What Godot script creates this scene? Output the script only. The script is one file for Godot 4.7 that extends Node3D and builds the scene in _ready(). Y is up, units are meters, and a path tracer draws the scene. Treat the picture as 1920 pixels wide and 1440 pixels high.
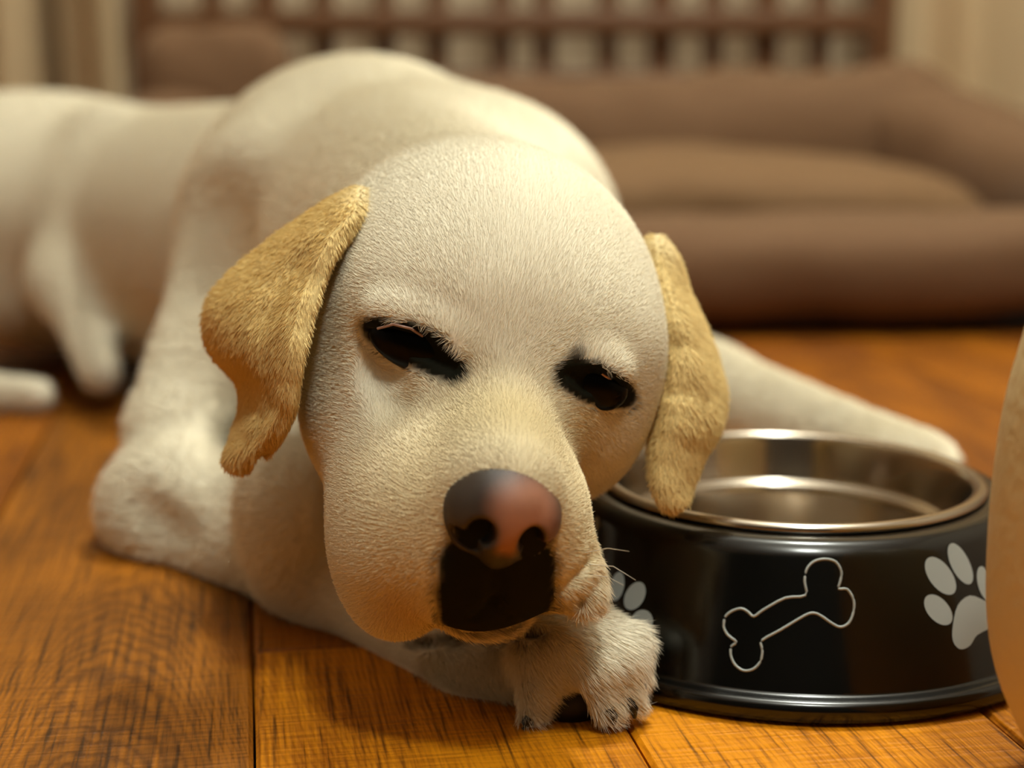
extends Node3D

# ---- camera numbers (the frame is 1920 x 1440) ----
const FOCAL := 2900.0
const EYE := Vector3(0, 0.255, 0)
const PITCH := 11.16
var fwd := Vector3(0, -sin(deg_to_rad(PITCH)), -cos(deg_to_rad(PITCH)))
var up := Vector3(0, cos(deg_to_rad(PITCH)), -sin(deg_to_rad(PITCH)))
var used := {}
var rng := RandomNumberGenerator.new()


func _ready() -> void:
	rng.seed = 7
	# camera
	var cam := Camera3D.new()
	cam.name = "camera"
	add_child(cam)
	cam.position = EYE
	cam.rotation_degrees = Vector3(-PITCH, 0, 0)
	cam.fov = rad_to_deg(2.0 * atan(720.0 / FOCAL))
	cam.near = 0.02
	cam.far = 20.0
	var lens := CameraAttributesPhysical.new()
	lens.frustum_focal_length = 12.0 * FOCAL / 720.0
	lens.frustum_focus_distance = 0.6
	lens.exposure_aperture = 3.6
	lens.frustum_near = 0.02
	lens.frustum_far = 20.0
	cam.attributes = lens
	# environment: a closed room, so the sky only stands behind its walls
	var env := Environment.new()
	env.background_mode = Environment.BG_COLOR
	env.background_color = Color(0.02, 0.02, 0.025)
	env.tonemap_mode = Environment.TONE_MAPPER_LINEAR
	env.tonemap_exposure = 1.12
	env.sdfgi_enabled = true
	env.ssao_enabled = true
	env.ssil_enabled = true
	var we := WorldEnvironment.new()
	we.name = "environment"
	we.environment = env
	add_child(we)
	# ceiling lamp of the room, then an unseen fill lamp added for the face
	ceiling_lamp(Vector3(0.4, 2.2, -1.25), 2.5, Color(0.98, 1.0, 0.97), "round frosted ceiling lamp glowing above the dog")
	ceiling_lamp(Vector3(0.25, 2.2, 0.25), 1.7, Color(0.98, 1.0, 0.97), "added unseen fill lamp, a round frosted globe over the near side of the room")
	room()
	planks()
	curtains()
	gate()
	dog_bed()
	bowl()
	rounded_object()
	dog()


# ---------------------------------------------------------------- helpers
func at(px: float, py: float, d: float) -> Vector3:
	return EYE + Vector3.RIGHT * ((px - 960.0) / FOCAL * d) + up * ((720.0 - py) / FOCAL * d) + fwd * d


func numbered(called: String) -> String:
	var n: int = used.get(called, -1) + 1
	used[called] = n
	return called if n == 0 else "%s_%03d" % [called, n]


func tag(o: Node, label: String, category: String, group := "") -> void:
	o.set_meta("label", label)
	o.set_meta("category", category)
	if group:
		o.set_meta("group", group)


func thing(called: String, label: String, category: String, where := Vector3.ZERO, group := "") -> Node3D:
	var o := Node3D.new()
	o.name = numbered(called)
	add_child(o)
	o.position = where
	tag(o, label, category, group)
	return o


func part(parent: Node, called: String, mesh: Mesh, mat: Material, where := Vector3.ZERO) -> MeshInstance3D:
	var o := MeshInstance3D.new()
	o.name = called
	o.mesh = mesh
	o.material_override = mat
	parent.add_child(o, true)
	o.position = where
	return o


func mat(c: Color, rough := 0.7, metal := 0.0) -> StandardMaterial3D:
	var m := StandardMaterial3D.new()
	m.albedo_color = c
	m.roughness = rough
	m.metallic = metal
	return m


func bumpy(m: StandardMaterial3D, freq: float, scale: float, strength: float) -> StandardMaterial3D:
	var t := NoiseTexture2D.new()
	t.width = 512
	t.height = 512
	t.seamless = true
	var n := FastNoiseLite.new()
	n.seed = 5
	n.noise_type = FastNoiseLite.TYPE_SIMPLEX
	n.frequency = freq
	n.fractal_octaves = 3
	t.noise = n
	t.as_normal_map = true
	t.bump_strength = strength
	m.normal_enabled = true
	m.normal_texture = t
	m.uv1_triplanar = true
	m.uv1_world_triplanar = true
	m.uv1_scale = Vector3.ONE * scale
	return m


func arrays(v: PackedVector3Array, n: PackedVector3Array, idx: PackedInt32Array, c := PackedColorArray(), uv := PackedVector2Array()) -> ArrayMesh:
	var a := []
	a.resize(Mesh.ARRAY_MAX)
	a[Mesh.ARRAY_VERTEX] = v
	a[Mesh.ARRAY_NORMAL] = n
	a[Mesh.ARRAY_INDEX] = idx
	if c.size():
		a[Mesh.ARRAY_COLOR] = c
	if uv.size():
		a[Mesh.ARRAY_TEX_UV] = uv
	var m := ArrayMesh.new()
	m.add_surface_from_arrays(Mesh.PRIMITIVE_TRIANGLES, a)
	return m


# a grid of points; wrap_u joins the last row to the first; smooth normals
func skin(pts: Array, wrap_u := false, wrap_v := false, tint := [], hollow := false) -> ArrayMesh:
	var st := SurfaceTool.new()
	st.begin(Mesh.PRIMITIVE_TRIANGLES)
	var nu := pts.size()
	var nv: int = pts[0].size()
	for row in pts:
		for p in row:
			if tint:
				st.set_color(tint[2].lerp(tint[3], smoothstep(0.0, tint[1], p.distance_to(tint[0]))))
			st.add_vertex(p)
	var idx := PackedInt32Array()
	var vol := 0.0
	for i in (nu if wrap_u else nu - 1):
		for j in (nv if wrap_v else nv - 1):
			var i2 := (i + 1) % nu
			var j2 := (j + 1) % nv
			idx.append_array([i * nv + j, i2 * nv + j, i2 * nv + j2, i * nv + j, i2 * nv + j2, i * nv + j2])
			var a: Vector3 = pts[i][j] - pts[0][0]
			var b: Vector3 = pts[i2][j] - pts[0][0]
			var c: Vector3 = pts[i2][j2] - pts[0][0]
			var d: Vector3 = pts[i][j2] - pts[0][0]
			vol += a.dot(b.cross(c)) + a.dot(c.cross(d))
	# front faces run clockwise seen from outside
	if (vol > 0.0) != hollow:
		idx.reverse()
	for k in idx:
		st.add_index(k)
	st.generate_normals()
	return st.commit()


# profile: (radius, height) from the outside bottom up and over to the inside
func lathe(profile: PackedVector2Array, seg := 96, hollow := false) -> ArrayMesh:
	var rows := []
	for i in seg:
		var a := TAU * i / seg
		var row := []
		for p in profile:
			row.append(Vector3(sin(a) * p.x, p.y, cos(a) * p.x))
		rows.append(row)
	return skin(rows, true, false, [], hollow)


# smooth a coarse profile
func smooth_profile(p: PackedVector2Array, per := 5) -> PackedVector2Array:
	var c := Curve2D.new()
	for i in p.size():
		var t := Vector2.ZERO
		if i > 0 and i < p.size() - 1:
			t = (p[i + 1] - p[i - 1]) / 6.0
			t = t.limit_length(minf(p[i].distance_to(p[i - 1]), p[i].distance_to(p[i + 1])) / 2.5)
		c.add_point(p[i], -t, t)
	var out := PackedVector2Array()
	for i in p.size() - 1:
		for k in per:
			out.append(c.sample(i, float(k) / per))
	out.append(p[p.size() - 1])
	return out


func tube(pts: PackedVector3Array, r: float, seg := 6, closed := false, tip := -1.0) -> ArrayMesh:
	var rows := []
	var n := pts.size()
	for i in n:
		var a: Vector3 = pts[posmod(i - 1, n)] if closed else pts[maxi(i - 1, 0)]
		var b: Vector3 = pts[posmod(i + 1, n)] if closed else pts[mini(i + 1, n - 1)]
		var t := (b - a).normalized()
		var s := t.cross(Vector3.UP if absf(t.y) < 0.9 else Vector3.RIGHT).normalized()
		var q := s.cross(t)
		var rad := r if tip < 0.0 else lerpf(r, tip, float(i) / (n - 1))
		var row := []
		for k in seg:
			var an := TAU * k / seg
			row.append(pts[i] + (s * cos(an) + q * sin(an)) * rad)
		rows.append(row)
	return skin(rows, closed, true)


# a box with rounded edges, centre at the origin
func soft_box(size: Vector3, r: float, cuts := 3) -> ArrayMesh:
	var rows := []
	var h := size / 2.0 - Vector3.ONE * r
	var nv := 4 * (cuts + 1)
	var ring := func(ri: float, y: float) -> Array:
		var row := []
		for q in 4:
			var sx := 1.0 if q == 0 or q == 3 else -1.0
			var sz := 1.0 if q < 2 else -1.0
			for k in cuts + 1:
				var a := PI / 2 * (q + float(k) / cuts)
				row.append(Vector3(sx * h.x + cos(a) * ri, y, sz * h.z + sin(a) * ri))
		return row
	var bottom := []
	var top := []
	for k in nv:
		bottom.append(Vector3(0, -size.y / 2, 0))
		top.append(Vector3(0, size.y / 2, 0))
	rows.append(bottom)
	for k in cuts + 1:
		var a := -PI / 2 + PI / 2 * k / cuts
		rows.append(ring.call(maxf(cos(a) * r, r * 0.02), -h.y + sin(a) * r))
	for k in cuts + 1:
		var a := PI / 2 * k / cuts
		rows.append(ring.call(maxf(cos(a) * r, r * 0.02), h.y + sin(a) * r))
	rows.append(top)
	return skin(rows, false, true)


# ---------------------------------------------------------------- room
func ceiling_lamp(where: Vector3, energy: float, c: Color, label: String) -> void:
	var t := thing("ceiling_lamp", label, "lamp", where)
	var glow := mat(Color(0.9, 0.85, 0.75), 0.4)
	glow.emission_enabled = true
	glow.emission = c
	glow.emission_energy_multiplier = 3.0
	part(t, "globe", lathe(smooth_profile(PackedVector2Array([Vector2(0.001, -0.11), Vector2(0.07, -0.095), Vector2(0.11, -0.05), Vector2(0.12, 0.0), Vector2(0.1, 0.05), Vector2(0.05, 0.09)])), 40), glow)
	part(t, "fitting", lathe(PackedVector2Array([Vector2(0.05, 0.085), Vector2(0.055, 0.12), Vector2(0.06, 2.5 - where.y), Vector2(0.001, 2.5 - where.y)]), 32), mat(Color(0.7, 0.68, 0.62), 0.35, 0.8))
	var l := OmniLight3D.new()
	l.name = "light"
	t.add_child(l)
	l.light_color = c
	l.light_energy = energy
	l.light_size = 0.11
	l.omni_range = 12.0
	l.omni_attenuation = 2.0
	l.shadow_enabled = true


func wall(called: String, size: Vector3, where: Vector3, m: Material) -> void:
	var b := BoxMesh.new()
	b.size = size
	var o := part(self, called, b, m, where)
	o.set_meta("kind", "structure")


func room() -> void:
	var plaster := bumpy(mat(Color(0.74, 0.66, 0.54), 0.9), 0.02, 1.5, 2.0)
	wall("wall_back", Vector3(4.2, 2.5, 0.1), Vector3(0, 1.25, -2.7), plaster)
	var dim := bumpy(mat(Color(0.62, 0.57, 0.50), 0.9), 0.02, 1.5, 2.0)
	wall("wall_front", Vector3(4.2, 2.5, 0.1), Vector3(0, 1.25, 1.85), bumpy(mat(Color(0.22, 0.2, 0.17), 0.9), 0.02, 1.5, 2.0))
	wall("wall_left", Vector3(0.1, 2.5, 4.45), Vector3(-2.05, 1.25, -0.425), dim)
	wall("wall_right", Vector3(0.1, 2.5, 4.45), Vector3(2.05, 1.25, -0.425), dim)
	wall("ceiling", Vector3(4.2, 0.1, 4.65), Vector3(0, 2.55, -0.425), mat(Color(0.86, 0.84, 0.80), 0.9))
	var skirting := mat(Color(0.7, 0.62, 0.5), 0.5)
	wall("baseboard_back", Vector3(4.0, 0.09, 0.015), Vector3(0, 0.045, -2.6425), skirting)


func grain(seed_: int, uc: float, v0: float, bend: float, ring: float, lo: Color, hi: Color) -> StandardMaterial3D:
	var w := 384
	var h := 1280
	var fine := FastNoiseLite.new()
	fine.seed = seed_
	fine.frequency = 1.0
	fine.fractal_octaves = 3
	var slow := FastNoiseLite.new()
	slow.seed = seed_ + 9
	slow.frequency = 1.0
	slow.fractal_octaves = 2
	var bytes := PackedByteArray()
	bytes.resize(w * h * 3)
	var bump := PackedByteArray()
	bump.resize(w * h)
	var k := 0
	for j in h:
		var v := 1.3 * j / h
		for i in w:
			var u := float(i) / w
			var wob := slow.get_noise_2d(u * 3.0, v * 5.0)
			var t := v - v0 + bend * (u - uc) * (u - uc) + wob * 0.035
			var line := sin(t * 330.0 + slow.get_noise_2d(u * 9.0 + 40.0, v * 14.0) * 3.0) * 0.5 + 0.5
			line = pow(line, 2.5)
			var fibre := fine.get_noise_2d(u * 46.0, v * 9.0)
			var saw := fine.get_noise_2d(u * 2.5 + 70.0, v * 330.0)
			var spot := slow.get_noise_2d(u * 2.0 - 30.0, v * 4.0 + 20.0)
			var dark := clampf(0.42 + ring * (line - 0.4) - 0.55 * fibre - 0.28 * saw - 0.5 * spot, 0.0, 1.0)
			var c := hi.lerp(lo, dark)
			if fibre < -0.33:
				c = c.darkened(clampf((-0.33 - fibre) * 1.4, 0.0, 0.32))
			bytes[k * 3] = int(c.r * 255)
			bytes[k * 3 + 1] = int(c.g * 255)
			bytes[k * 3 + 2] = int(c.b * 255)
			bump[k] = int(clampf(170.0 + fibre * 110.0 + saw * 60.0 - line * 25.0, 0, 255))
			k += 1
	var m := StandardMaterial3D.new()
	m.albedo_texture = ImageTexture.create_from_image(Image.create_from_data(w, h, false, Image.FORMAT_RGB8, bytes))
	var b := Image.create_from_data(w, h, false, Image.FORMAT_L8, bump)
	b.convert(Image.FORMAT_RGBA8)
	b.bump_map_to_normal_map(1.6)
	m.normal_enabled = true
	m.normal_texture = ImageTexture.create_from_image(b)
	m.roughness = 0.5
	m.metallic_specular = 0.35
	return m


func planks() -> void:
	var f := Node3D.new()
	f.name = "floor"
	f.set_meta("kind", "structure")
	add_child(f)
	var sub := BoxMesh.new()
	sub.size = Vector3(4.2, 0.05, 4.65)
	part(f, "subfloor", sub, mat(Color(0.12, 0.07, 0.03), 0.9), Vector3(0, -0.045, -0.425))
	var width := 0.148
	var length := 1.3
	# planks run away from the camera, turned a little to the left
	var ang := deg_to_rad(9.7)
	var along := Vector3(-sin(ang), 0, -cos(ang))
	var across := Vector3(cos(ang), 0, -sin(ang))
	var d := at(477, 1400, 1.0) - EYE
	var seam := EYE + d * (-EYE.y / d.y)
	var woods := [
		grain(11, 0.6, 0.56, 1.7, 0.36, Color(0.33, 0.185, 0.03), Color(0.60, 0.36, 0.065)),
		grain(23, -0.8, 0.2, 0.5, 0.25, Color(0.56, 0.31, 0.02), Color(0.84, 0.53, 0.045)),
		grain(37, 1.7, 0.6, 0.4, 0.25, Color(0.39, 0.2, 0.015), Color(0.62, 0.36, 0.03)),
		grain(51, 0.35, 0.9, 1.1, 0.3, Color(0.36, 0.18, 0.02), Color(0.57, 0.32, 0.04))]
	var st := SurfaceTool.new()
	st.begin(Mesh.PRIMITIVE_TRIANGLES)
	st.set_smooth_group(-1)
	var hw := width / 2 - 0.0005
	var hl := length / 2 - 0.0006
	var bev := 0.0018
	var ring := [[hw - bev, hl - bev, 0.0], [hw, hl, -bev], [hw, hl, -0.02]]
	var corner := func(r: Array, q: int) -> Vector3:
		return Vector3(r[0] * [1, 1, -1, -1][q], r[2], r[1] * [1, -1, -1, 1][q])
	var put := func(p: Vector3) -> void:
		st.set_uv(Vector2(p.x / width + 0.5, 0.5 - p.z / length))
		st.add_vertex(p)
	for t in [[0, 3, 2], [0, 2, 1]]:
		for q in [t[0], t[2], t[1]]:
			put.call(corner.call(ring[0], q))
	for lev in 2:
		for q in 4:
			var a: Vector3 = corner.call(ring[lev], q)
			var b: Vector3 = corner.call(ring[lev], (q + 1) % 4)
			var c: Vector3 = corner.call(ring[lev + 1], (q + 1) % 4)
			var e: Vector3 = corner.call(ring[lev + 1], q)
			for p in [a, b, c, a, c, e]:
				put.call(p)
	st.generate_normals()
	st.generate_tangents()
	var mesh := st.commit()
	var dj := at(535, 1218, 1.0) - EYE
	var joint := (EYE + dj * (-EYE.y / dj.y) - seam).dot(along)
	for n in range(-15, 16):
		var shift: float = joint if n == 0 else fposmod(n * 0.47 + 0.2, 1.0) * length
		if n == -1:
			shift = joint - 0.45
		for k in range(-3, 4):
			var mid := seam + across * ((n + 0.5) * width) + along * (shift + (k + 0.5) * length)
			if absf(mid.x) > 2.2 or mid.z < -3.2 or mid.z > 2.3:
				continue
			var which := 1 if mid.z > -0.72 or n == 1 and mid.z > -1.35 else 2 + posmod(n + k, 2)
			if n == -1 and k == 0:
				which = 0
			var p := part(f, "plank", mesh, woods[which], mid)
			p.basis = Basis(Vector3.UP, ang)


func curtain(x0: float, x1: float, z: float, folds: Array, label: String) -> void:
	var rows := []
	var n := 120
	for side in 2:
		for i in n + 1:
			var t := float(i if side == 0 else n - i) / n
			var x := lerpf(x0, x1, t)
			var dz := 0.0
			for fd in folds:
				var q: float = (t - fd[0]) / fd[1]
				dz += fd[2] * exp(-q * q)
			var row := []
			for k in 9:
				var y := 0.02 + 2.2 * k / 8.0
				row.append(Vector3(x + 0.01 * sin(y * 3.0 + t * 9.0), y, z + dz * (1.0 - 0.25 * y / 2.2) - (0.004 if side else 0.0)))
			rows.append(row)
	var o := part(self, numbered("curtain"), skin(rows, true), bumpy(mat(Color(0.72, 0.62, 0.47), 0.9), 0.08, 8.0, 1.5))
	tag(o, label, "curtain")


func curtains() -> void:
	curtain(-1.3, -0.62, -2.53, [[0.12, 0.05, 0.05], [0.3, 0.05, 0.05], [0.45, 0.05, 0.045], [0.57, 0.045, 0.05], [0.72, 0.04, 0.045], [0.805, 0.016, -0.13], [0.88, 0.03, -0.03], [0.955, 0.03, 0.05]], "beige curtain hanging in soft folds left of the slatted wooden gate")
	curtain(0.58, 1.4, -2.5, [[0.06, 0.05, 0.045], [0.18, 0.04, -0.03], [0.3, 0.06, 0.05], [0.45, 0.04, -0.04], [0.6, 0.06, 0.05], [0.8, 0.06, 0.045]], "beige curtain hanging in soft folds right of the slatted wooden gate")


func gate() -> void:
	var z := -2.33
	var d := 2.28
	var wood := bumpy(mat(Color(0.36, 0.215, 0.07), 0.5), 0.05, 4.0, 2.0)
	var g := thing("wooden_gate", "reddish brown wooden gate of upright slats and rails behind the dog bed", "gate", Vector3(0, 0, z))
	var px2x := func(px: float) -> float: return (px - 960.0) / FOCAL * d
	for x in [278.0, 1648.0]:
		part(g, "post", soft_box(Vector3(0.04, 0.8, 0.04), 0.006), wood, Vector3(px2x.call(x), 0.4, 0))
	for x in [400.0, 500.0, 608.0, 722.0, 820.0, 941.0, 1021.0, 1140.0, 1240.0, 1337.0, 1437.0, 1537.0]:
		var w := 0.038 if x in [500.0, 1240.0, 1437.0] else 0.029
		part(g, "slat", soft_box(Vector3(w, 0.72, 0.016), 0.004), wood, Vector3(px2x.call(x), 0.42, -0.01))
	var l: float = px2x.call(1648.0) - px2x.call(278.0) - 0.03
	var mid: float = (px2x.call(1648.0) + px2x.call(278.0)) / 2
	for y in [0.1, 0.2496, 0.335, 0.77]:
		part(g, "rail", soft_box(Vector3(l, 0.034, 0.022), 0.005), wood, Vector3(mid, y, 0.012))


# a padded roll: centre line, half width, half height, rounded section
func bolster(pts: PackedVector3Array, hw: float, hh: float, lump := 0.0) -> ArrayMesh:
	var c := Curve3D.new()
	for i in pts.size():
		var t := Vector3.ZERO
		if i > 0 and i < pts.size() - 1:
			t = (pts[i + 1] - pts[i - 1]) / 6.0
		c.add_point(pts[i], -t, t)
	var rows := []
	var n := 48
	var len_ := c.get_baked_length()
	var nz := FastNoiseLite.new()
	nz.seed = 3
	nz.frequency = 5.0
	for i in n + 1:
		var s := len_ * i / n
		var p := c.sample_baked(s, true)
		var q := c.sample_baked(minf(s + 0.005, len_), true) - c.sample_baked(maxf(s - 0.005, 0.0), true)
		q.y = 0
		var side := q.normalized().cross(Vector3.UP)
		var e := minf(s, len_ - s) / hw
		var cap := sqrt(maxf(0.0003, 1.0 - pow(maxf(0.0, 1.0 - e), 2.0)))
		var row := []
		for k in 36:
			var a := TAU * k / 36
			var ca := cos(a)
			var sa := sin(a)
			var v := side * signf(ca) * pow(absf(ca), 0.75) * hw * cap + Vector3.UP * signf(sa) * pow(absf(sa), 0.75) * hh * cap
			row.append(p + v * (1.0 + lump * nz.get_noise_3dv(p + v)))
		rows.append(row)
	return skin(rows, false, true)


func dog_bed() -> void:
	var cloth := bumpy(mat(Color(0.41, 0.29, 0.175), 0.85), 0.06, 9.0, 3.0)
	cloth.rim_enabled = true
	cloth.rim = 0.3
	var top := bumpy(mat(Color(0.45, 0.33, 0.20), 0.85), 0.05, 7.0, 3.0)
	var b := thing("dog_bed", "dark brown padded dog bed with bolster sides and a lighter cushion", "dog bed", Vector3(0.05, 0, -1.85))
	part(b, "base", soft_box(Vector3(1.16, 0.05, 0.6), 0.02), mat(Color(0.05, 0.035, 0.025), 0.8), Vector3(0, 0.026, 0))
	part(b, "front_bolster", bolster(PackedVector3Array([Vector3(-0.56, 0.07, 0.15), Vector3(-0.3, 0.067, 0.235), Vector3(0.05, 0.062, 0.25), Vector3(0.35, 0.066, 0.245), Vector3(0.68, 0.072, 0.22)]), 0.085, 0.054, 0.12), cloth)
	part(b, "back_bolster", bolster(PackedVector3Array([Vector3(-0.54, 0.16, -0.3), Vector3(-0.2, 0.14, -0.3), Vector3(0.2, 0.145, -0.3), Vector3(0.56, 0.17, -0.29)]), 0.09, 0.115, 0.15), cloth)
	part(b, "side_bolster", bolster(PackedVector3Array([Vector3(0.44, 0.2, -0.34), Vector3(0.55, 0.14, -0.16), Vector3(0.61, 0.1, 0.02), Vector3(0.63, 0.09, 0.2)]), 0.085, 0.085, 0.12), cloth)
	part(b, "side_bolster", bolster(PackedVector3Array([Vector3(-0.47, 0.19, -0.34), Vector3(-0.5, 0.14, -0.16), Vector3(-0.52, 0.11, 0.02), Vector3(-0.52, 0.09, 0.2)]), 0.085, 0.085, 0.12), cloth)
	part(b, "cushion", bolster(PackedVector3Array([Vector3(-0.5, 0.085, -0.03), Vector3(-0.1, 0.1, -0.04), Vector3(0.2, 0.11, -0.05), Vector3(0.52, 0.085, -0.03)]), 0.185, 0.064, 0.1), top)
	part(b, "corner_pad", bolster(PackedVector3Array([Vector3(-0.1, 0.08, 0), Vector3(-0.03, 0.085, 0.0), Vector3(0.05, 0.08, 0.01), Vector3(0.11, 0.07, 0)]), 0.05, 0.075, 0.3), cloth, Vector3(-0.45, 0.17, -0.27))


# ---------------------------------------------------------------- bowl
func on_cone(a: float, mm: float, lift := 0.00025) -> Vector3:
	var y := mm * 0.001
	var r := 0.103 + (0.062 - y) / 0.05 * 0.021 + lift
	return Vector3(sin(deg_to_rad(a)) * r, y, cos(deg_to_rad(a)) * r)


func cone_patch(outline: PackedVector2Array) -> ArrayMesh:
	var st := SurfaceTool.new()
	st.begin(Mesh.PRIMITIVE_TRIANGLES)
	var c := Vector2.ZERO
	for p in outline:
		c += p / outline.size()
	var n := outline.size()
	for lev in 3:
		for i in n:
			var a := c.lerp(outline[i], [0.0, 0.5, 1.0][lev])
			st.add_vertex(on_cone(a.x, a.y))
	for lev in 2:
		for i in n:
			var k := (i + 1) % n
			for q in [lev * n + i, lev * n + k, lev * n + n + k, lev * n + i, lev * n + n + k, lev * n + n + i]:
				st.add_index(q)
	st.generate_normals()
	return st.commit()


func oval(a: Vector2, b: Vector2, w1: Vector2, w2: Vector2) -> PackedVector2Array:
	var o := PackedVector2Array()
	var c := (a + b) / 2
	for i in 28:
		var t := TAU * i / 28
		o.append(c + (b - a) / 2 * cos(t) + (w2 - w1) / 2 * sin(t))
	return o


func rounded(p: PackedVector2Array, per := 3) -> PackedVector2Array:
	var c := Curve2D.new()
	var n := p.size()
	for i in n + 1:
		var t := (p[(i + 1) % n] - p[posmod(i - 1, n)]) / 6.0
		c.add_point(p[i % n], -t, t)
	var o := PackedVector2Array()
	for i in n:
		for k in per:
			o.append(c.sample(i, float(k) / per))
	return o


func bowl() -> void:
	var b := thing("dog_bowl", "black dog bowl with steel insert, grey bone outline and paw prints", "bowl", Vector3(0.1316, 0.001, -0.7115))
	var black := mat(Color(0.009, 0.012, 0.008), 0.16)
	black.metallic_specular = 0.55
	var steel := mat(Color(0.74, 0.70, 0.64), 0.16, 1.0)
	var grey := mat(Color(0.60, 0.62, 0.60), 0.45)
	part(b, "outer_shell", lathe(smooth_profile(PackedVector2Array([Vector2(0.100, 0.0), Vector2(0.129, 0.0), Vector2(0.1315, 0.0022), Vector2(0.1318, 0.006), Vector2(0.130, 0.0088), Vector2(0.126, 0.0098), Vector2(0.1247, 0.0105), Vector2(0.124, 0.012), Vector2(0.1198, 0.022), Vector2(0.1114, 0.042), Vector2(0.1047, 0.058), Vector2(0.1022, 0.0628), Vector2(0.0982, 0.0662), Vector2(0.093, 0.0672), Vector2(0.0895, 0.0668), Vector2(0.088, 0.064), Vector2(0.087, 0.05), Vector2(0.086, 0.02)]), 4), 128), black)
	part(b, "steel_insert", lathe(smooth_profile(PackedVector2Array([Vector2(0.0895, 0.0668), Vector2(0.0905, 0.0684), Vector2(0.0898, 0.0702), Vector2(0.0878, 0.0712), Vector2(0.0855, 0.0708), Vector2(0.0838, 0.0694), Vector2(0.0826, 0.066), Vector2(0.0795, 0.052), Vector2(0.0785, 0.048), Vector2(0.0772, 0.0466), Vector2(0.0755, 0.046), Vector2(0.0742, 0.0448), Vector2(0.0732, 0.042), Vector2(0.069, 0.016), Vector2(0.066, 0.0095), Vector2(0.060, 0.0065), Vector2(0.03, 0.006), Vector2(0.0005, 0.006)]), 5), 128, true), steel)
	# the printed bone: one raised grey line
	var line := PackedVector2Array()
	for v in [[-6.2, 47.1], [-6.4, 52.5], [-5.9, 57], [-4.3, 59.9], [-1.9, 60.9], [0.5, 59.9], [1.7, 56.3], [1.4, 52.7], [0.9, 49.8]]:
		line.append(Vector2(v[0], v[1]))
	for v in [[2.8, 49.5], [4.0, 45.5], [3.8, 41], [2.7, 37], [0.9, 35.5], [-1, 37.1], [-2.7, 39.3], [-4.4, 40.6], [-6.4, 39.5], [-11.2, 33.7], [-14.7, 29.4], [-14.7, 26.9], [-14.5, 24.8], [-14.8, 21.2], [-16.1, 18.3], [-17.9, 17.5], [-19.6, 19.3], [-20.6, 22.6]]:
		line.append(Vector2(v[0], v[1]))
	for v in [[-20.7, 25.8], [-19.8, 27.7], [-21.7, 30], [-22.7, 32.9], [-22.6, 36.6], [-21.3, 39.1], [-19.5, 40.4], [-18, 39.4], [-16.7, 38.0], [-14.8, 40.8], [-10.4, 45.8]]:
		line.append(Vector2(v[0], v[1]))
	var path := PackedVector3Array()
	for p in rounded(line, 3):
		path.append(on_cone(p.x, p.y, 0.0))
	part(b, "bone_outline", tube(path, 0.0006, 6, true), grey)
	var toes := [[23.1, 59.1, 27.9, 44.2, 22.7, 49.8, 28.5, 53.5], [30.6, 63.0, 33.4, 46.3, 29.3, 54.1, 35.0, 55.5], [38.3, 51.7, 38.0, 38.1, 35.7, 45.0, 40.6, 44.7], [20.9, 45.0, 25.3, 33.4, 20.8, 37.2, 25.6, 41.2],
		[-64.7, 62.0, -64.8, 50.2, -67.0, 56.0, -62.6, 56.6], [-60.8, 51.4, -59.5, 43.5, -62.4, 46.8, -57.9, 48.1], [-50.2, 44.8, -49.4, 33.2, -52.0, 38.5, -47.9, 39.3], [-43.4, 43.3, -45.1, 31.7, -46.8, 38.2, -41.8, 36.8], [-40.5, 33.3, -41.2, 24.1, -43.6, 29.0, -38.3, 28.3]]
	for t in toes:
		part(b, "paw_print_toe", cone_patch(oval(Vector2(t[0], t[1]), Vector2(t[2], t[3]), Vector2(t[4], t[5]), Vector2(t[6], t[7]))), grey)
	var pad := PackedVector2Array()
	for v in [[32.4, 42.1], [28.4, 39.6], [26.0, 32.9], [25.1, 26.9], [26.4, 23.3], [29.1, 23.8], [31.7, 27.0], [36.7, 28.4], [39.2, 31.0], [39.6, 35.0], [36.5, 38.7]]:
		pad.append(Vector2(v[0], v[1]))
	part(b, "paw_print_pad", cone_patch(rounded(pad)), grey)
	var pad2 := PackedVector2Array()
	for v in [[-52.5, 30.5], [-49.5, 31.0], [-47.5, 28.0], [-48.0, 22.0], [-50.5, 17.5], [-53.5, 19.0], [-56.0, 21.0], [-56.5, 26.0]]:
		pad2.append(Vector2(v[0], v[1]))
	part(b, "paw_print_pad", cone_patch(rounded(pad2)), grey)


func rounded_object() -> void:  # unidentified tan object, given a plain lathed vessel shape
	var m := bumpy(mat(Color(0.79, 0.70, 0.51), 0.6), 0.03, 6.0, 1.5)
	var p := PackedVector2Array([Vector2(0.001, 0.0), Vector2(0.045, 0.0), Vector2(0.054, 0.003), Vector2(0.065, 0.018), Vector2(0.077, 0.042), Vector2(0.0825, 0.064), Vector2(0.084, 0.09), Vector2(0.0835, 0.118), Vector2(0.081, 0.145), Vector2(0.077, 0.165), Vector2(0.071, 0.19), Vector2(0.061, 0.212), Vector2(0.054, 0.222), Vector2(0.055, 0.236), Vector2(0.052, 0.238), Vector2(0.048, 0.232), Vector2(0.047, 0.222), Vector2(0.056, 0.2), Vector2(0.07, 0.15), Vector2(0.07, 0.06), Vector2(0.04, 0.01), Vector2(0.001, 0.008)])
	var o := part(self, "rounded_object", lathe(smooth_profile(p, 4), 80), m, Vector3(0.2495, 0.001, -0.505))
	tag(o, "smooth tan rounded object of unknown kind cut off by the right edge in front of the bowl", "rounded_object")


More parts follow.
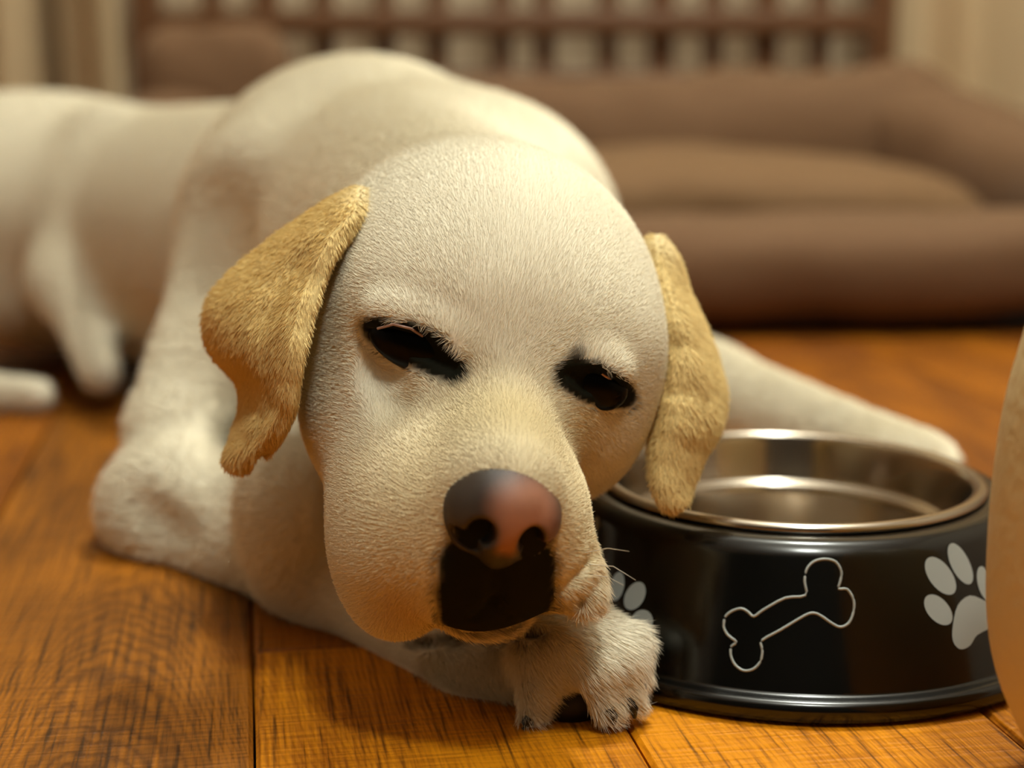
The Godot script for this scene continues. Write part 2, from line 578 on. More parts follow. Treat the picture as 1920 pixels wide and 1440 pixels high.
# ---------------------------------------------------------------- the dog
# signed distance field of capsules and ellipsoids, meshed as surface nets
class Field:
	var kind := PackedInt32Array()
	var a := PackedVector3Array()
	var b := PackedVector3Array()
	var ra := PackedFloat32Array()
	var rb := PackedFloat32Array()
	var k := PackedFloat32Array()
	var cut := PackedInt32Array()
	var m: Array[Basis] = []
	var inv_r := PackedVector3Array()
	var paint: Array = []
	var base := Color(0.8, 0.72, 0.55)

	func capsule(p: Vector3, q: Vector3, r1: float, r2: float, blend: float, carve := false) -> void:
		kind.append(0); a.append(p); b.append(q - p); ra.append(r1); rb.append(r2); k.append(blend); cut.append(1 if carve else 0)
		m.append(Basis()); inv_r.append(Vector3.ONE)

	func ellipsoid(c: Vector3, axes: Basis, r: Vector3, blend: float, carve := false) -> void:
		kind.append(1); a.append(c); b.append(c); ra.append(maxf(r.x, maxf(r.y, r.z))); rb.append(0); k.append(blend); cut.append(1 if carve else 0)
		m.append(axes.transposed()); inv_r.append(Vector3(1 / r.x, 1 / r.y, 1 / r.z))

	func one(i: int, p: Vector3) -> float:
		if kind[i] == 0:
			var v := p - a[i]
			var ab := b[i]
			var t := clampf(v.dot(ab) / ab.length_squared(), 0.0, 1.0)
			return (v - ab * t).length() - lerpf(ra[i], rb[i], t)
		var q := (m[i] * (p - a[i])) * inv_r[i]
		var k0 := q.length()
		var k1 := (q * inv_r[i]).length()
		if k1 < 0.0001:
			return -0.01
		return k0 * (k0 - 1.0) / k1

	func value(p: Vector3, list: PackedInt32Array) -> float:
		var d := 1.0
		for i in list:
			var e := one(i, p)
			var s := k[i]
			if cut[i]:
				var h := maxf(s - absf(d + e), 0.0)
				d = maxf(d, -e) + h * h * 0.25 / s
			else:
				var h := maxf(s - absf(d - e), 0.0)
				d = minf(d, e) - h * h * 0.25 / s
		return d

	func near(p: Vector3, reach: float) -> PackedInt32Array:
		var out := PackedInt32Array()
		for i in kind.size():
			if one(i, p) < reach + k[i]:
				out.append(i)
		return out

	func colour(p: Vector3) -> Color:
		var c := base
		for w in paint:
			var q: Vector3 = w[1] * (p - w[0])
			var d := q.length()
			if d < 1.0:
				c = c.lerp(w[2], w[3] * smoothstep(1.0, w[4], d))
		return c

	func blob(c: Vector3, axes: Basis, r: Vector3, col: Color, strength := 1.0, core := 0.3) -> void:
		paint.append([c, Basis.from_scale(Vector3(1 / r.x, 1 / r.y, 1 / r.z)) * axes.transposed(), col, strength, core])

	# adds to out = [vertices, normals, colours, indices]
	func mesh(lo: Vector3, hi: Vector3, cell: float, out: Array, skip := AABB()) -> void:
		var nx := int(ceil((hi.x - lo.x) / cell / 4)) * 4
		var ny := int(ceil((hi.y - lo.y) / cell / 4)) * 4
		var nz := int(ceil((hi.z - lo.z) / cell / 4)) * 4
		var sx := 1
		var sy := nx + 1
		var sz := (nx + 1) * (ny + 1)
		var val := PackedFloat32Array()
		val.resize(sz * (nz + 1))
		val.fill(9.0)
		var vid := PackedInt32Array()
		vid.resize(sz * (nz + 1))
		vid.fill(-1)
		var all := PackedInt32Array(range(kind.size()))
		var rad := cell * 4 * 0.87
		var V: PackedVector3Array = out[0]
		var N: PackedVector3Array = out[1]
		var C: PackedColorArray = out[2]
		var I: PackedInt32Array = out[3]
		var blocks := []
		# two levels: big blocks of 16 cells first
		for bz in range(0, nz, 16):
			for by in range(0, ny, 16):
				for bx in range(0, nx, 16):
					var cc := lo + Vector3(bx + 8, by + 8, bz + 8) * cell
					var big := cell * 16 * 0.87
					var list0 := near(cc, big * 1.6 + 0.01)
					if list0.is_empty() or absf(value(cc, list0)) > big * 1.6 + 0.012:
						continue
					for z in range(bz, mini(bz + 16, nz), 4):
						for y in range(by, mini(by + 16, ny), 4):
							for x in range(bx, mini(bx + 16, nx), 4):
								var c := lo + Vector3(x + 2, y + 2, z + 2) * cell
								if absf(value(c, list0)) > rad * 1.5 + 0.003:
									continue
								var list := PackedInt32Array()
								for i in list0:
									if one(i, c) < rad * 1.6 + k[i] + 0.006:
										list.append(i)
								blocks.append([x, y, z, list])
								for dz in 5:
									for dy in 5:
										for dx in 5:
											var id := (x + dx) + (y + dy) * sy + (z + dz) * sz
											if val[id] == 9.0:
												val[id] = value(lo + Vector3(x + dx, y + dy, z + dz) * cell, list)
		var off := [0, sx, sy, sx + sy, sz, sx + sz, sy + sz, sx + sy + sz]
		var edges := [[0, 1], [2, 3], [4, 5], [6, 7], [0, 2], [1, 3], [4, 6], [5, 7], [0, 4], [1, 5], [2, 6], [3, 7]]
		var cor := []
		for i in 8:
			cor.append(Vector3(i & 1, (i >> 1) & 1, i >> 2))
		var e := cell * 0.5
		for bl in blocks:
			var list: PackedInt32Array = bl[3]
			for dz in 4:
				for dy in 4:
					for dx in 4:
						var x: int = bl[0] + dx
						var y: int = bl[1] + dy
						var z: int = bl[2] + dz
						var id := x + y * sy + z * sz
						var mask := 0
						for i in 8:
							if val[id + off[i]] < 0.0:
								mask |= 1 << i
						if mask == 0 or mask == 255:
							continue
						var o := lo + Vector3(x, y, z) * cell
						if skip.size.x > 0 and skip.has_point(o):
							continue
						var s := Vector3.ZERO
						var n := 0
						for ed in edges:
							var i: int = ed[0]
							var j: int = ed[1]
							if ((mask >> i) & 1) != ((mask >> j) & 1):
								var va := val[id + off[i]]
								var vb := val[id + off[j]]
								s += cor[i].lerp(cor[j], va / (va - vb))
								n += 1
						var p := o + s / n * cell
						var g := Vector3(1, -1, -1) * value(p + Vector3(e, -e, -e), list) + Vector3(-1, -1, 1) * value(p + Vector3(-e, -e, e), list) + Vector3(-1, 1, -1) * value(p + Vector3(-e, e, -e), list) + Vector3(1, 1, 1) * value(p + Vector3(e, e, e), list)
						vid[id] = V.size()
						V.append(p)
						N.append(g.normalized())
						C.append(colour(p))
		for bl in blocks:
			for dz in 4:
				for dy in 4:
					for dx in 4:
						var id: int = (bl[0] + dx) + (bl[1] + dy) * sy + (bl[2] + dz) * sz
						if vid[id] < 0:
							continue
						for ax in 3:
							var s0: int = [sx, sy, sz][ax]
							var s1: int = [sy, sz, sx][ax]
							var s2: int = [sz, sx, sy][ax]
							var inside := val[id] < 0.0
							if inside == (val[id + s0] < 0.0) or id - s1 - s2 < 0:
								continue
							var q0 := vid[id]
							var q1 := vid[id - s1]
							var q2 := vid[id - s1 - s2]
							var q3 := vid[id - s2]
							if q1 < 0 or q2 < 0 or q3 < 0:
								continue
							if inside:
								I.append_array([q0, q2, q1, q0, q3, q2])
							else:
								I.append_array([q0, q1, q2, q0, q2, q3])
		out[0] = V
		out[1] = N
		out[2] = C
		out[3] = I


# the head has its own axes: x to the dog's left, y up out of the skull, z to the nose; centimetres
var hb := Basis()
var ho := Vector3.ZERO
const PAW := [[1112, 1184, 0.630, 1178, 1208, 0.628, 1192, 1260, 0.626, 0.0084], [1096, 1196, 0.622, 1156, 1236, 0.620, 1178, 1306, 0.621, 0.0086], [1072, 1208, 0.617, 1114, 1252, 0.615, 1140, 1325, 0.617, 0.0080], [1034, 1228, 0.626, 1010, 1290, 0.624, 998, 1345, 0.623, 0.0070]]
const HEAD_DEPTH := 0.62
const HEAD_SCALE := 0.00922


func head_pose() -> void:
	var r := Basis(Vector3(0, 0, 1), deg_to_rad(-9.5)) * Basis(Vector3(0, 1, 0), deg_to_rad(13)) * Basis(Vector3(1, 0, 0), deg_to_rad(22))
	hb = Basis(Vector3.RIGHT, up, -fwd) * r
	ho = at(943, 682, HEAD_DEPTH)


func H(x: float, y: float, z: float) -> Vector3:
	return ho + hb * (Vector3(x, y, z) * HEAD_SCALE)


func hell(f: Field, x: float, y: float, z: float, rx: float, ry: float, rz: float, blend: float, carve := false, turn := Vector3.ZERO) -> void:
	f.ellipsoid(H(x, y, z), hb * Basis.from_euler(turn * PI / 180.0), Vector3(rx, ry, rz) * HEAD_SCALE, blend * HEAD_SCALE, carve)


func hcap(f: Field, p: Vector3, q: Vector3, r1: float, r2: float, blend: float, carve := false) -> void:
	f.capsule(H(p.x, p.y, p.z), H(q.x, q.y, q.z), r1 * HEAD_SCALE, r2 * HEAD_SCALE, blend * HEAD_SCALE, carve)


func head_shape(f: Field) -> void:
	# skull and brows
	hell(f, 0.2, 0.2, -5.5, 6.9, 5.4, 6.6, 3.0)
	hell(f, -3.2, 0.9, -1.8, 3.2, 2.3, 2.6, 2.2)
	hell(f, 3.3, 0.9, -1.8, 3.2, 2.3, 2.6, 2.2)
	# cheeks
	hell(f, -4.8, -4.2, -3.2, 3.0, 4.0, 4.4, 2.5)
	hell(f, 4.8, -2.8, -3.2, 3.0, 3.9, 4.4, 2.5)
	# muzzle
	hcap(f, Vector3(0, -2.4, 0), Vector3(-0.35, -2.5, 6.8), 2.8, 2.3, 2.5)
	hell(f, -0.6, -5.2, 4.0, 4.0, 3.4, 4.8, 2.5)
	hell(f, -3.5, -4.8, 0.6, 2.7, 3.0, 3.6, 2.5)
	hell(f, -3.4, -7.2, 3.7, 2.9, 3.8, 3.5, 2.4)
	hell(f, -3.0, -9.3, 4.2, 1.9, 2.1, 2.3, 1.0)
	hell(f, 2.0, -5.6, 4.8, 2.2, 3.3, 3.2, 1.6)
	hell(f, -0.4, -6.2, 7.0, 2.9, 2.9, 1.7, 1.0)
	# lower jaw
	hell(f, 0.1, -9.2, 4.2, 2.6, 1.2, 2.6, 0.25)
	hell(f, -1.0, -7.5, -1.0, 4.0, 3.0, 4.0, 2.0)


# where the ray through a pixel meets the field
func hit(f: Field, px: float, py: float) -> Vector3:
	var all := PackedInt32Array(range(f.kind.size()))
	var d := 0.45
	while d < 1.4:
		var v := f.value(at(px, py, d), all)
		if v < 0.0003:
			break
		d += maxf(v * 0.8, 0.0003)
	return at(px, py, d)


# axes in the picture: x turned by deg clockwise, z to the eye
func seen_axes(deg: float) -> Basis:
	var a := deg_to_rad(-deg)
	return Basis(Vector3.RIGHT, up, -fwd) * Basis(Vector3(0, 0, 1), a)


func groove(f: Field, pts: Array, r: float, blend: float, sink := 0.0) -> void:
	var w := []
	for p in pts:
		w.append(hit(f, p[0], p[1]) + fwd * sink)
	for i in w.size() - 1:
		f.capsule(w[i], w[i + 1], r, r, blend, true)


func ear(rows: Array, depth: float, tint: Array, roll: float, thick := 0.0045) -> ArrayMesh:
	var lines := []
	for side in 3:
		var c := Curve3D.new()
		for i in rows.size():
			var p := at(rows[i][side][0], rows[i][side][1], rows[i][side][2] * depth)
			var a: Array = rows[maxi(i - 1, 0)][side]
			var b: Array = rows[mini(i + 1, rows.size() - 1)][side]
			var t := (at(b[0], b[1], b[2] * depth) - at(a[0], a[1], a[2] * depth)) / 6.0
			c.add_point(p, -t, t)
		lines.append(c)
	var nu := 56
	var nv := 14
	var nz := FastNoiseLite.new()
	nz.seed = 21
	nz.frequency = 40.0
	var sheet := []
	for i in nu + 1:
		var u := float(i) / nu * (rows.size() - 1)
		var k := mini(int(u), rows.size() - 2)
		var b: Vector3 = lines[0].sample(k, u - k)
		var m: Vector3 = lines[1].sample(k, u - k)
		var f: Vector3 = lines[2].sample(k, u - k)
		var c := m * 2.0 - (b + f) / 2.0
		var row := []
		for j in nv + 1:
			var v := float(j) / nv
			var p := b * (1 - v) * (1 - v) + c * 2.0 * v * (1 - v) + f * v * v
			row.append(p + (-fwd) * (nz.get_noise_3dv(p) * 0.003 + roll * sin(PI * i / nu) * (0.005 * smoothstep(0.8, 1.0, v) - 0.003 * exp(-pow((v - 0.72) / 0.1, 2.0)))))
		sheet.append(row)
	var rings := []
	for i in nu + 1:
		var ring := []
		var taper := sqrt(clampf(minf(float(i) + 0.4, (nu - i) + 0.15) / 5.0, 0.02, 1.0))
		for side in 2:
			for jj in nv + 1:
				var j := jj if side == 0 else nv - jj
				var du: Vector3 = sheet[mini(i + 1, nu)][j] - sheet[maxi(i - 1, 0)][j]
				var dv: Vector3 = sheet[i][mini(j + 1, nv)] - sheet[i][maxi(j - 1, 0)]
				var n := du.cross(dv).normalized()
				var e := 2.0 * j / nv - 1.0
				var t := thick * taper * sqrt(maxf(0.0, 1.0 - pow(absf(e), 5.0)))
				ring.append(sheet[i][j] + n * t * (1.0 if side == 0 else -1.0))
		rings.append(ring)
	return skin(rings, false, true, tint)


func dog() -> void:
	head_pose()
	var f := Field.new()
	var cream := Color(0.78, 0.71, 0.55)
	var gold := Color(0.62, 0.46, 0.19)
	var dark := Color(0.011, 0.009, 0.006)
	f.base = cream
	head_shape(f)
	# neck and ruff
	f.capsule(H(0, 0, -8), at(740, 418, 1.02), 0.066, 0.092, 0.05)
	f.ellipsoid(at(560, 960, 0.75), Basis(), Vector3(0.03, 0.042, 0.04), 0.03)
	f.capsule(at(700, 800, 0.84), at(760, 520, 0.95), 0.07, 0.085, 0.05)
	# trunk
	f.ellipsoid(at(685, 438, 1.08), Basis(Vector3.UP, deg_to_rad(-36)), Vector3(0.098, 0.122, 0.15), 0.04)
	f.capsule(Vector3(-0.12, 0.125, -1.14), Vector3(-0.36, 0.118, -1.42), 0.118, 0.108, 0.03)
	f.ellipsoid(at(935, 470, 1.0), Basis(), Vector3(0.08, 0.09, 0.1), 0.05)
	# haunch and flank fold
	f.ellipsoid(at(-10, 395, 1.40), Basis(), Vector3(0.11, 0.10, 0.13), 0.09)
	f.capsule(at(205, 270, 1.31), at(112, 530, 1.25), 0.024, 0.015, 0.035)
	f.capsule(at(112, 530, 1.25), at(190, 700, 1.19), 0.015, 0.015, 0.04)
	f.capsule(at(-60, 738, 1.22), at(70, 742, 1.2), 0.018, 0.013, 0.01)
	f.capsule(at(-30, 420, 1.36), at(-12, 545, 1.33), 0.07, 0.04, 0.03)
	# right foreleg: shoulder, elbow, forearm under the chin, wrist
	f.capsule(at(520, 400, 0.97), at(335, 800, 0.90), 0.055, 0.032, 0.03)
	f.ellipsoid(at(315, 945, 0.865), Basis(), Vector3(0.038, 0.034, 0.036), 0.02)
	f.capsule(at(330, 960, 0.86), at(640, 1090, 0.76), 0.031, 0.026, 0.025)
	f.capsule(at(640, 1090, 0.76), at(890, 1262, 0.668), 0.026, 0.0165, 0.02)
	# right paw lying on its side, toes to the right
	f.ellipsoid(at(1066, 1216, 0.630), seen_axes(-12), Vector3(0.023, 0.0165, 0.018), 0.012)
	f.capsule(at(900, 1265, 0.668), at(1040, 1235, 0.640), 0.0165, 0.0165, 0.01)
	for t in PAW:
		f.capsule(at(t[0], t[1], t[2]), at(t[3], t[4], t[5]), t[9], t[9], 0.006)
		f.capsule(at(t[3], t[4], t[5]), at(t[6], t[7], t[8]), t[9], t[9] * 0.72, 0.003)
	# left foreleg behind the bowl
	f.capsule(at(1080, 640, 1.02), at(1320, 752, 1.05), 0.05, 0.034, 0.03)
	f.capsule(at(1330, 745, 1.05), at(1640, 850, 0.94), 0.035, 0.024, 0.02)
	f.ellipsoid(at(1690, 870, 0.915), Basis(), Vector3(0.035, 0.022, 0.03), 0.015)
	# the lip pressed out over the paw
	f.ellipsoid(hit(f, 1078, 1080) + fwd * 0.010, seen_axes(-25), Vector3(0.0105, 0.0165, 0.013), 0.01)
	# wrinkles and furrows
	groove(f, [[700, 645], [712, 690], [735, 745]], 0.004, 0.012)
	groove(f, [[1045, 1105], [1080, 1082], [1112, 1040]], 0.0012, 0.004)
	groove(f, [[1050, 1150], [1090, 1125], [1125, 1080]], 0.0012, 0.004)
	groove(f, [[385, 400], [365, 500], [330, 650]], 0.012, 0.05)
	groove(f, [[262, 945], [300, 985], [350, 1000]], 0.0035, 0.02)
	groove(f, [[790, 1206], [860, 1196], [940, 1192], [1010, 1184]], 0.002, 0.003)
	groove(f, [[935, 1075], [928, 1125]], 0.0014, 0.004)
	groove(f, [[928, 1125], [895, 1160]], 0.0012, 0.004)
	groove(f, [[928, 1125], [960, 1158]], 0.0012, 0.004)
	# coat colours
	var muz := Color(0.70, 0.55, 0.27)
	f.paint.insert(0, [H(-0.3, -5.5, 4.5), Basis.from_scale(Vector3(1, 1, 1) / 0.075) * hb.transposed(), muz, 0.85, 0.3])
	f.blob(H(-0.2, -1.2, 4.5), hb, Vector3(0.036, 0.03, 0.055), Color(0.48, 0.37, 0.18), 0.9, 0.2)
	f.blob(H(-4.5, -6.0, 3.5), hb, Vector3(0.022, 0.035, 0.03), Color(0.60, 0.40, 0.17), 0.6, 0.1)
	f.blob(H(-3.0, -8.2, 6.0), hb, Vector3(0.022, 0.025, 0.03), Color(0.50, 0.31, 0.14), 0.7, 0.1)
	f.blob(hit(f, 1105, 800), hb, Vector3(0.02, 0.03, 0.03), Color(0.60, 0.42, 0.16), 0.5, 0.1)
	# eyes: a raised lid, then an almond slit
	var eyes := [
		[[692, 626], [735, 634], [782, 648], [848, 690], 0.0060, 21.0, 0.0195],
		[[1172, 746], [1145, 730], [1112, 718], [1068, 704], 0.0058, 24.0, 0.0145]]
	var spots := []
	for e in eyes:
		var p := hit(f, e[2][0], e[2][1])
		spots.append(p)
		f.ellipsoid(p + fwd * 0.005 + up * 0.008, seen_axes(e[5]), Vector3(e[6] * 1.1, 0.009, 0.009), 0.008)
	for i in 2:
		var e: Array = eyes[i]
		var w := []
		for q in 4:
			w.append(hit(f, e[q][0], e[q][1]))
		var ax := seen_axes(e[5])
		var rr := [0.0012, e[4] * 0.8, e[4], 0.0022]
		for q in 3:
			f.capsule(w[q], w[q + 1], rr[q], rr[q + 1], 0.0015, true)
		f.blob(w[1], ax, Vector3(0.018, 0.0086, 0.03), dark, 1.0, 0.75)
		f.blob(w[2], ax, Vector3(0.018, 0.0102, 0.03), dark, 1.0, 0.75)
		f.blob(w[3], ax, Vector3(0.0095, 0.0085, 0.02), dark, 1.0, 0.5)
	f.blob(hit(f, 814, 670), seen_axes(25), Vector3(0.012, 0.0088, 0.03), dark, 1.0, 0.7)
	f.blob(hit(f, 1080, 672), seen_axes(-60), Vector3(0.008, 0.006, 0.02), dark, 0.9, 0.2)
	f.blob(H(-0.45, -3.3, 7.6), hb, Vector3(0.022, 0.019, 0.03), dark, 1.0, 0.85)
	for q in [[885, 1065], [985, 1070], [880, 1120], [985, 1125], [935, 1100], [885, 1160], [975, 1160]]:  # black lip pigment, with the shade under the nose painted in
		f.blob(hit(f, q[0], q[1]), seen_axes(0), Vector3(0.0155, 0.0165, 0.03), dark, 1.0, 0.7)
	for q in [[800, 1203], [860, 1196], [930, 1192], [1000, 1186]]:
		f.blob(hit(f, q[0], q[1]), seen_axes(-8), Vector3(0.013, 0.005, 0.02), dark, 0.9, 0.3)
	var out := [PackedVector3Array(), PackedVector3Array(), PackedColorArray(), PackedInt32Array()]
	var lo := Vector3(ho.x - 0.14, -0.005, ho.z - 0.11)
	var hi := Vector3(ho.x + 0.13, 0.24, ho.z + 0.17)
	f.mesh(lo, hi, 0.0018, out)
	f.mesh(Vector3(-0.62, -0.02, -1.62), Vector3(0.32, 0.32, -0.45), 0.007, out, AABB(lo + Vector3.ONE * 0.012, hi - lo - Vector3.ONE * 0.024))
	var fur := bumpy(mat(Color.WHITE, 0.8), 0.05, 40.0, 0.35)
	fur.vertex_color_use_as_albedo = true
	fur.metallic_specular = 0.2
	var root := thing("labrador", "cream yellow labrador dog lying on the wooden floor, chin on its paw", "dog", Vector3.ZERO)
	part(root, "body", arrays(out[0], out[1], out[3], out[2]), fur)
	# eyes
	for i in 2:
		var e: Array = eyes[i]
		var ax := seen_axes(e[5])
		var ball := SphereMesh.new()
		ball.radius = 1.0
		ball.height = 2.0
		ball.radial_segments = 32
		ball.rings = 16
		var wet := mat(Color(0.004, 0.003, 0.003), 0.3)
		wet.metallic_specular = 0.25
		var o := part(root, "eye", ball, wet, spots[i] + fwd * 0.0085)
		o.basis = ax * Basis.from_scale(Vector3(e[6] * 1.05, 0.0105, 0.0075))
		var lid: Array = [[[708, 616], [738, 608], [770, 616], [792, 630]], [[1128, 700], [1150, 715], [1168, 736]]][i]
		var rim := PackedVector3Array()
		for q in lid:
			rim.append(hit(f, q[0], q[1]))
		part(root, "eyelid_highlight", tube(rim, 0.0006, 6, false), mat(Color(0.62, 0.48, 0.42), 0.35))  # pale tube standing for the highlight crescent along the upper lid
	# nose
	var nf := Field.new()
	nf.base = Color(0.034, 0.021, 0.015)
	nose(nf)
	var no := [PackedVector3Array(), PackedVector3Array(), PackedColorArray(), PackedInt32Array()]
	var nc := H(-0.5, -2.9, 8.6)
	nf.mesh(nc - Vector3.ONE * 0.035, nc + Vector3.ONE * 0.035, 0.001, no)
	var leather := bumpy(mat(Color.WHITE, 0.5), 0.3, 30.0, 1.5)
	leather.vertex_color_use_as_albedo = true
	part(root, "nose", arrays(no[0], no[1], no[3], no[2]), leather)
	# ears
	var earm := bumpy(mat(Color.WHITE, 0.85), 0.02, 12.0, 1.2)
	earm.vertex_color_use_as_albedo = true
	var k := HEAD_DEPTH / 0.74
	var tl := [at(690, 362, 0.765 * k), 0.018, Color(0.66, 0.54, 0.30), gold]
	var flaps := []
	flaps.append(part(root, "ear", ear([
		[[668, 362, 0.785], [682, 352, 0.775], [694, 372, 0.768]],
		[[600, 395, 0.79], [640, 405, 0.757], [674, 420, 0.748]],
		[[510, 455, 0.80], [575, 460, 0.757], [640, 455, 0.74]],
		[[430, 515, 0.805], [515, 530, 0.755], [612, 515, 0.735]],
		[[387, 575, 0.805], [475, 590, 0.75], [592, 585, 0.728]],
		[[392, 645, 0.81], [472, 650, 0.746], [576, 650, 0.722]],
		[[445, 705, 0.81], [495, 712, 0.75], [561, 712, 0.722]],
		[[455, 760, 0.785], [498, 770, 0.75], [546, 770, 0.725]],
		[[442, 815, 0.78], [480, 825, 0.752], [520, 815, 0.735]],
		[[433, 855, 0.778], [455, 862, 0.76], [490, 848, 0.748]],
		[[442, 876, 0.772], [452, 880, 0.768], [465, 876, 0.765]]], k, tl, 1.0), earm))
	k = 0.645 / 0.74
	var tr := [at(1225, 455, 0.79 * k), 0.018, Color(0.66, 0.54, 0.30), gold]
	flaps.append(part(root, "ear", ear([
		[[1222, 445, 0.805], [1232, 445, 0.80], [1245, 462, 0.81]],
		[[1216, 490, 0.795], [1240, 490, 0.785], [1268, 505, 0.82]],
		[[1224, 540, 0.785], [1250, 545, 0.775], [1290, 560, 0.825]],
		[[1236, 600, 0.78], [1272, 610, 0.765], [1318, 620, 0.825]],
		[[1240, 660, 0.775], [1290, 670, 0.76], [1340, 680, 0.825]],
		[[1234, 720, 0.77], [1295, 735, 0.755], [1357, 745, 0.82]],
		[[1224, 780, 0.765], [1288, 790, 0.75], [1348, 800, 0.80]],
		[[1220, 840, 0.757], [1270, 850, 0.748], [1318, 850, 0.78]],
		[[1226, 895, 0.75], [1258, 900, 0.745], [1298, 900, 0.765]],
		[[1240, 932, 0.746], [1262, 940, 0.744], [1284, 930, 0.752]],
		[[1255, 946, 0.745], [1264, 948, 0.745], [1272, 945, 0.747]]], k, tr, 0.0), earm))
	# pads and claws of the right paw
	var horn := mat(Color(0.10, 0.07, 0.05), 0.35)
	for c in [[1194, 1266, 0.622, 1206, 1284, 0.620, 1209, 1300, 0.620], [1180, 1312, 0.616, 1189, 1331, 0.614, 1190, 1346, 0.615], [1142, 1330, 0.612, 1151, 1346, 0.611, 1152, 1358, 0.612], [992, 1350, 0.618, 984, 1358, 0.617, 981, 1366, 0.618]]:
		part(root, "claw", tube(PackedVector3Array([at(c[0], c[1], c[2]), at(c[3], c[4], c[5]), at(c[6], c[7], c[8])]), 0.0028, 8, false, 0.0008), horn)
	var pad := mat(Color(0.03, 0.022, 0.02), 0.6)
	var pf := Field.new()
	pf.base = Color(0.03, 0.022, 0.02)
	pf.ellipsoid(at(1075, 1305, 0.636), seen_axes(-15), Vector3(0.016, 0.012, 0.016), 0.004)
	pf.ellipsoid(at(1135, 1300, 0.632), seen_axes(60), Vector3(0.010, 0.007, 0.012), 0.004)
	var po := [PackedVector3Array(), PackedVector3Array(), PackedColorArray(), PackedInt32Array()]
	pf.mesh(at(1090, 1305, 0.636) - Vector3.ONE * 0.04, at(1090, 1305, 0.636) + Vector3.ONE * 0.04, 0.0015, po)
	part(root, "paw_pad", arrays(po[0], po[1], po[3]), pad)


	coat(root, out, flaps)
	for w in [[1098, 1036, 1140, 1028, 1180, 1034], [1105, 1058, 1150, 1062, 1192, 1088], [1110, 1078, 1140, 1082, 1170, 1098]]:
		var p0 := hit(f, w[0], w[1])
		var d0 := (p0 - EYE).dot(fwd)
		part(root, "whisker", tube(PackedVector3Array([p0, at(w[2], w[3], d0 - 0.004), at(w[4], w[5], d0 - 0.008)]), 0.0002, 4, false, 0.00008), mat(Color(0.75, 0.7, 0.6), 0.4))


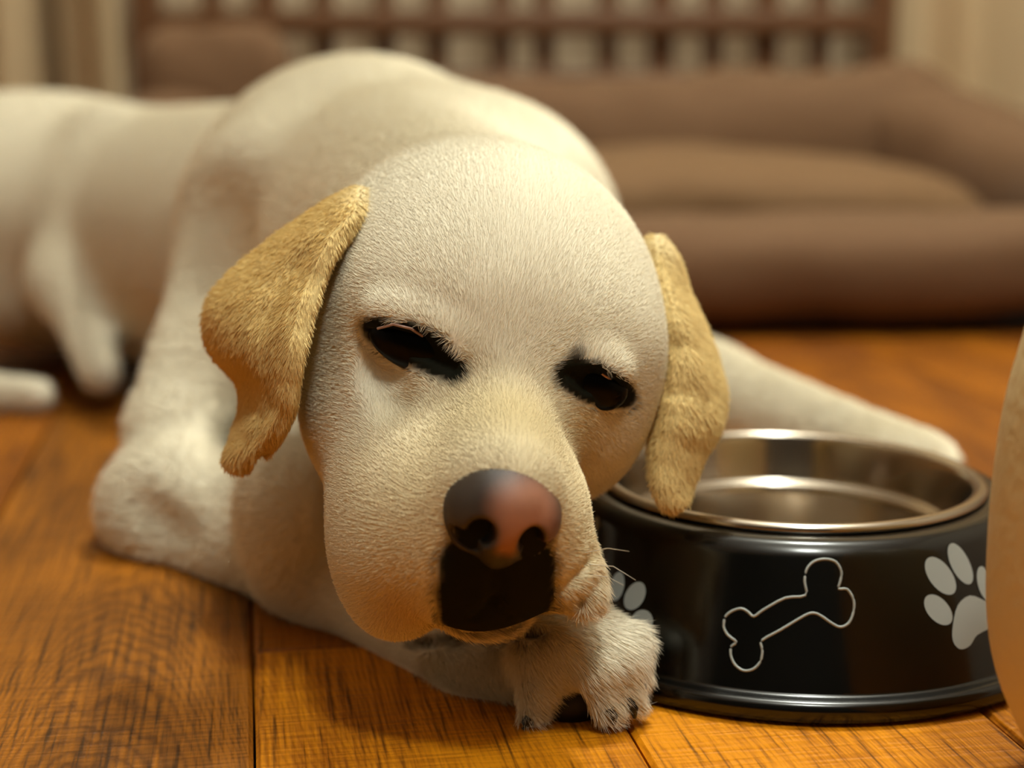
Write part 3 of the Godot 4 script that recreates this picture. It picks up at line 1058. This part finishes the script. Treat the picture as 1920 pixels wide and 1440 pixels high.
# short hair lying back over the body, longer on the trunk than on the face
func coat(root: Node3D, out: Array, flaps: Array) -> void:
	var r := RandomNumberGenerator.new()
	r.seed = 99
	var rings := []
	for i in 3:
		var t := i / 2.0
		var row := []
		for q in 3:
			var a := TAU * q / 3.0
			row.append(Vector3(cos(a) * (1 - t * 0.92), t, sin(a) * (1 - t * 0.92) + t * t * 2.0))
		rings.append(row)
	var buf := PackedFloat32Array()
	var back := -hb.z
	var tail := Vector3(-0.55, -0.25, -0.8)
	var wrist := at(900, 1270, 0.66)
	var tips := Vector3(0.75, -0.6, 0.3).normalized()
	var count := 0
	var sets := [out]
	for o in flaps:
		var q: Array = o.mesh.surface_get_arrays(0)
		sets.append([q[Mesh.ARRAY_VERTEX], q[Mesh.ARRAY_NORMAL], q[Mesh.ARRAY_COLOR], q[Mesh.ARRAY_INDEX]])
	for si in sets.size():
		var v: PackedVector3Array = sets[si][0]
		var nn: PackedVector3Array = sets[si][1]
		var cc: PackedColorArray = sets[si][2]
		var idx: PackedInt32Array = sets[si][3]
		for t in idx.size() / 3:
			var a := v[idx[t * 3]]
			var b := v[idx[t * 3 + 1]]
			var c := v[idx[t * 3 + 2]]
			var mid := (a + b + c) / 3.0
			var n := (nn[idx[t * 3]] + nn[idx[t * 3 + 1]] + nn[idx[t * 3 + 2]]).normalized()
			if n.dot((EYE - mid).normalized()) < -0.2 or  mid.y < 0.004:
				continue
			var col: Color = cc[idx[t * 3]]
			if col.r < 0.2:
				continue
			var area := (b - a).cross(c - a).length() * 0.5
			var hd := mid.distance_to(ho + hb * Vector3(0, -0.02, 0))
			var face := 1.0 - smoothstep(0.09, 0.16, hd)
			var paw := 1.0 - smoothstep(0.06, 0.085, mid.distance_to(at(1090, 1250, 0.64)))
			var per := lerpf(0.55e6, 2.2e6, maxf(face, paw))
			var want := area * per
			var m := int(want) + (1 if r.randf() < want - int(want) else 0)
			var flow := (-up + fwd * 0.3) if si else tail.lerp(back + Vector3(0, -0.3, 0), face)
			if paw > 0.0:
				flow = flow.lerp(tips, paw)
			for k in m:
				var u := r.randf()
				var w := r.randf() * (1.0 - u)
				var p := a + (b - a) * u + (c - a) * w
				var d := flow - n * flow.dot(n)
				d = (d.normalized() + n * (0.12 if si else 0.12 + 0.2 * paw) + Vector3(r.randfn(0, 0.09), r.randfn(0, 0.09), r.randfn(0, 0.09))).normalized()
				var x := d.cross(n).normalized()
				var l := (0.0036 if si else lerpf(lerpf(0.007, 0.0027, face), 0.007, paw)) * r.randf_range(0.65, 1.25)
				var th := lerpf(0.0004, 0.00017, maxf(face, paw)) * (1.5 if si else 1.0)
				var z := x.cross(d)
				var s := r.randf_range(1.04, 1.18) * lerpf(1.03, 1.0, face) * (1.2 if si else 1.0)
				buf.append_array([x.x * th, d.x * l, z.x * th, p.x, x.y * th, d.y * l, z.y * th, p.y - 0.0002, x.z * th, d.z * l, z.z * th, p.z, minf(col.r * s, 0.97), minf(col.g * s, 0.93), minf(col.b * s, 0.85), 1.0])
				count += 1
	var mm := MultiMesh.new()
	mm.transform_format = MultiMesh.TRANSFORM_3D
	mm.use_colors = true
	mm.mesh = skin(rings, false, true)
	mm.instance_count = count
	mm.buffer = buf
	var o := MultiMeshInstance3D.new()
	o.name = "coat"
	o.multimesh = mm
	var m := mat(Color.WHITE, 0.75)
	m.vertex_color_use_as_albedo = true
	o.material_override = m
	o.set_meta("kind", "stuff")
	root.add_child(o, true)


func nose(f: Field) -> void:
	hell(f, -0.45, -2.9, 7.9, 2.3, 1.5, 1.9, 0.5)
	hell(f, -0.55, -2.2, 7.8, 1.6, 1.25, 1.9, 0.9)
	hell(f, -0.45, -3.6, 8.2, 1.2, 1.7, 1.7, 0.8)
	hell(f, -1.65, -3.4, 7.9, 1.05, 1.4, 1.7, 0.5)
	hell(f, 0.8, -3.3, 7.9, 1.05, 1.4, 1.7, 0.5)
	for s in [-1.0, 1.0]:
		hell(f, -0.45 + s * 1.0, -3.3, 9.6, 0.5, 0.6, 0.9, 0.3, true, Vector3(0, 0, s * 20))
		hell(f, -0.45 + s * 1.55, -3.9, 9.3, 0.75, 0.34, 0.8, 0.3, true, Vector3(0, 0, s * 25))
		f.blob(H(-0.45 + s * 1.0, -3.3, 9.2), hb, Vector3(0.008, 0.009, 0.02), Color(0.006, 0.005, 0.004), 1.0, 0.5)
	f.blob(H(-0.45, -4.7, 9.0), hb, Vector3(0.022, 0.010, 0.03), Color(0.010, 0.008, 0.006), 1.0, 0.3)
	hcap(f, Vector3(-0.42, -3.9, 10.0), Vector3(-0.42, -5.5, 9.4), 0.12, 0.12, 0.3, true)
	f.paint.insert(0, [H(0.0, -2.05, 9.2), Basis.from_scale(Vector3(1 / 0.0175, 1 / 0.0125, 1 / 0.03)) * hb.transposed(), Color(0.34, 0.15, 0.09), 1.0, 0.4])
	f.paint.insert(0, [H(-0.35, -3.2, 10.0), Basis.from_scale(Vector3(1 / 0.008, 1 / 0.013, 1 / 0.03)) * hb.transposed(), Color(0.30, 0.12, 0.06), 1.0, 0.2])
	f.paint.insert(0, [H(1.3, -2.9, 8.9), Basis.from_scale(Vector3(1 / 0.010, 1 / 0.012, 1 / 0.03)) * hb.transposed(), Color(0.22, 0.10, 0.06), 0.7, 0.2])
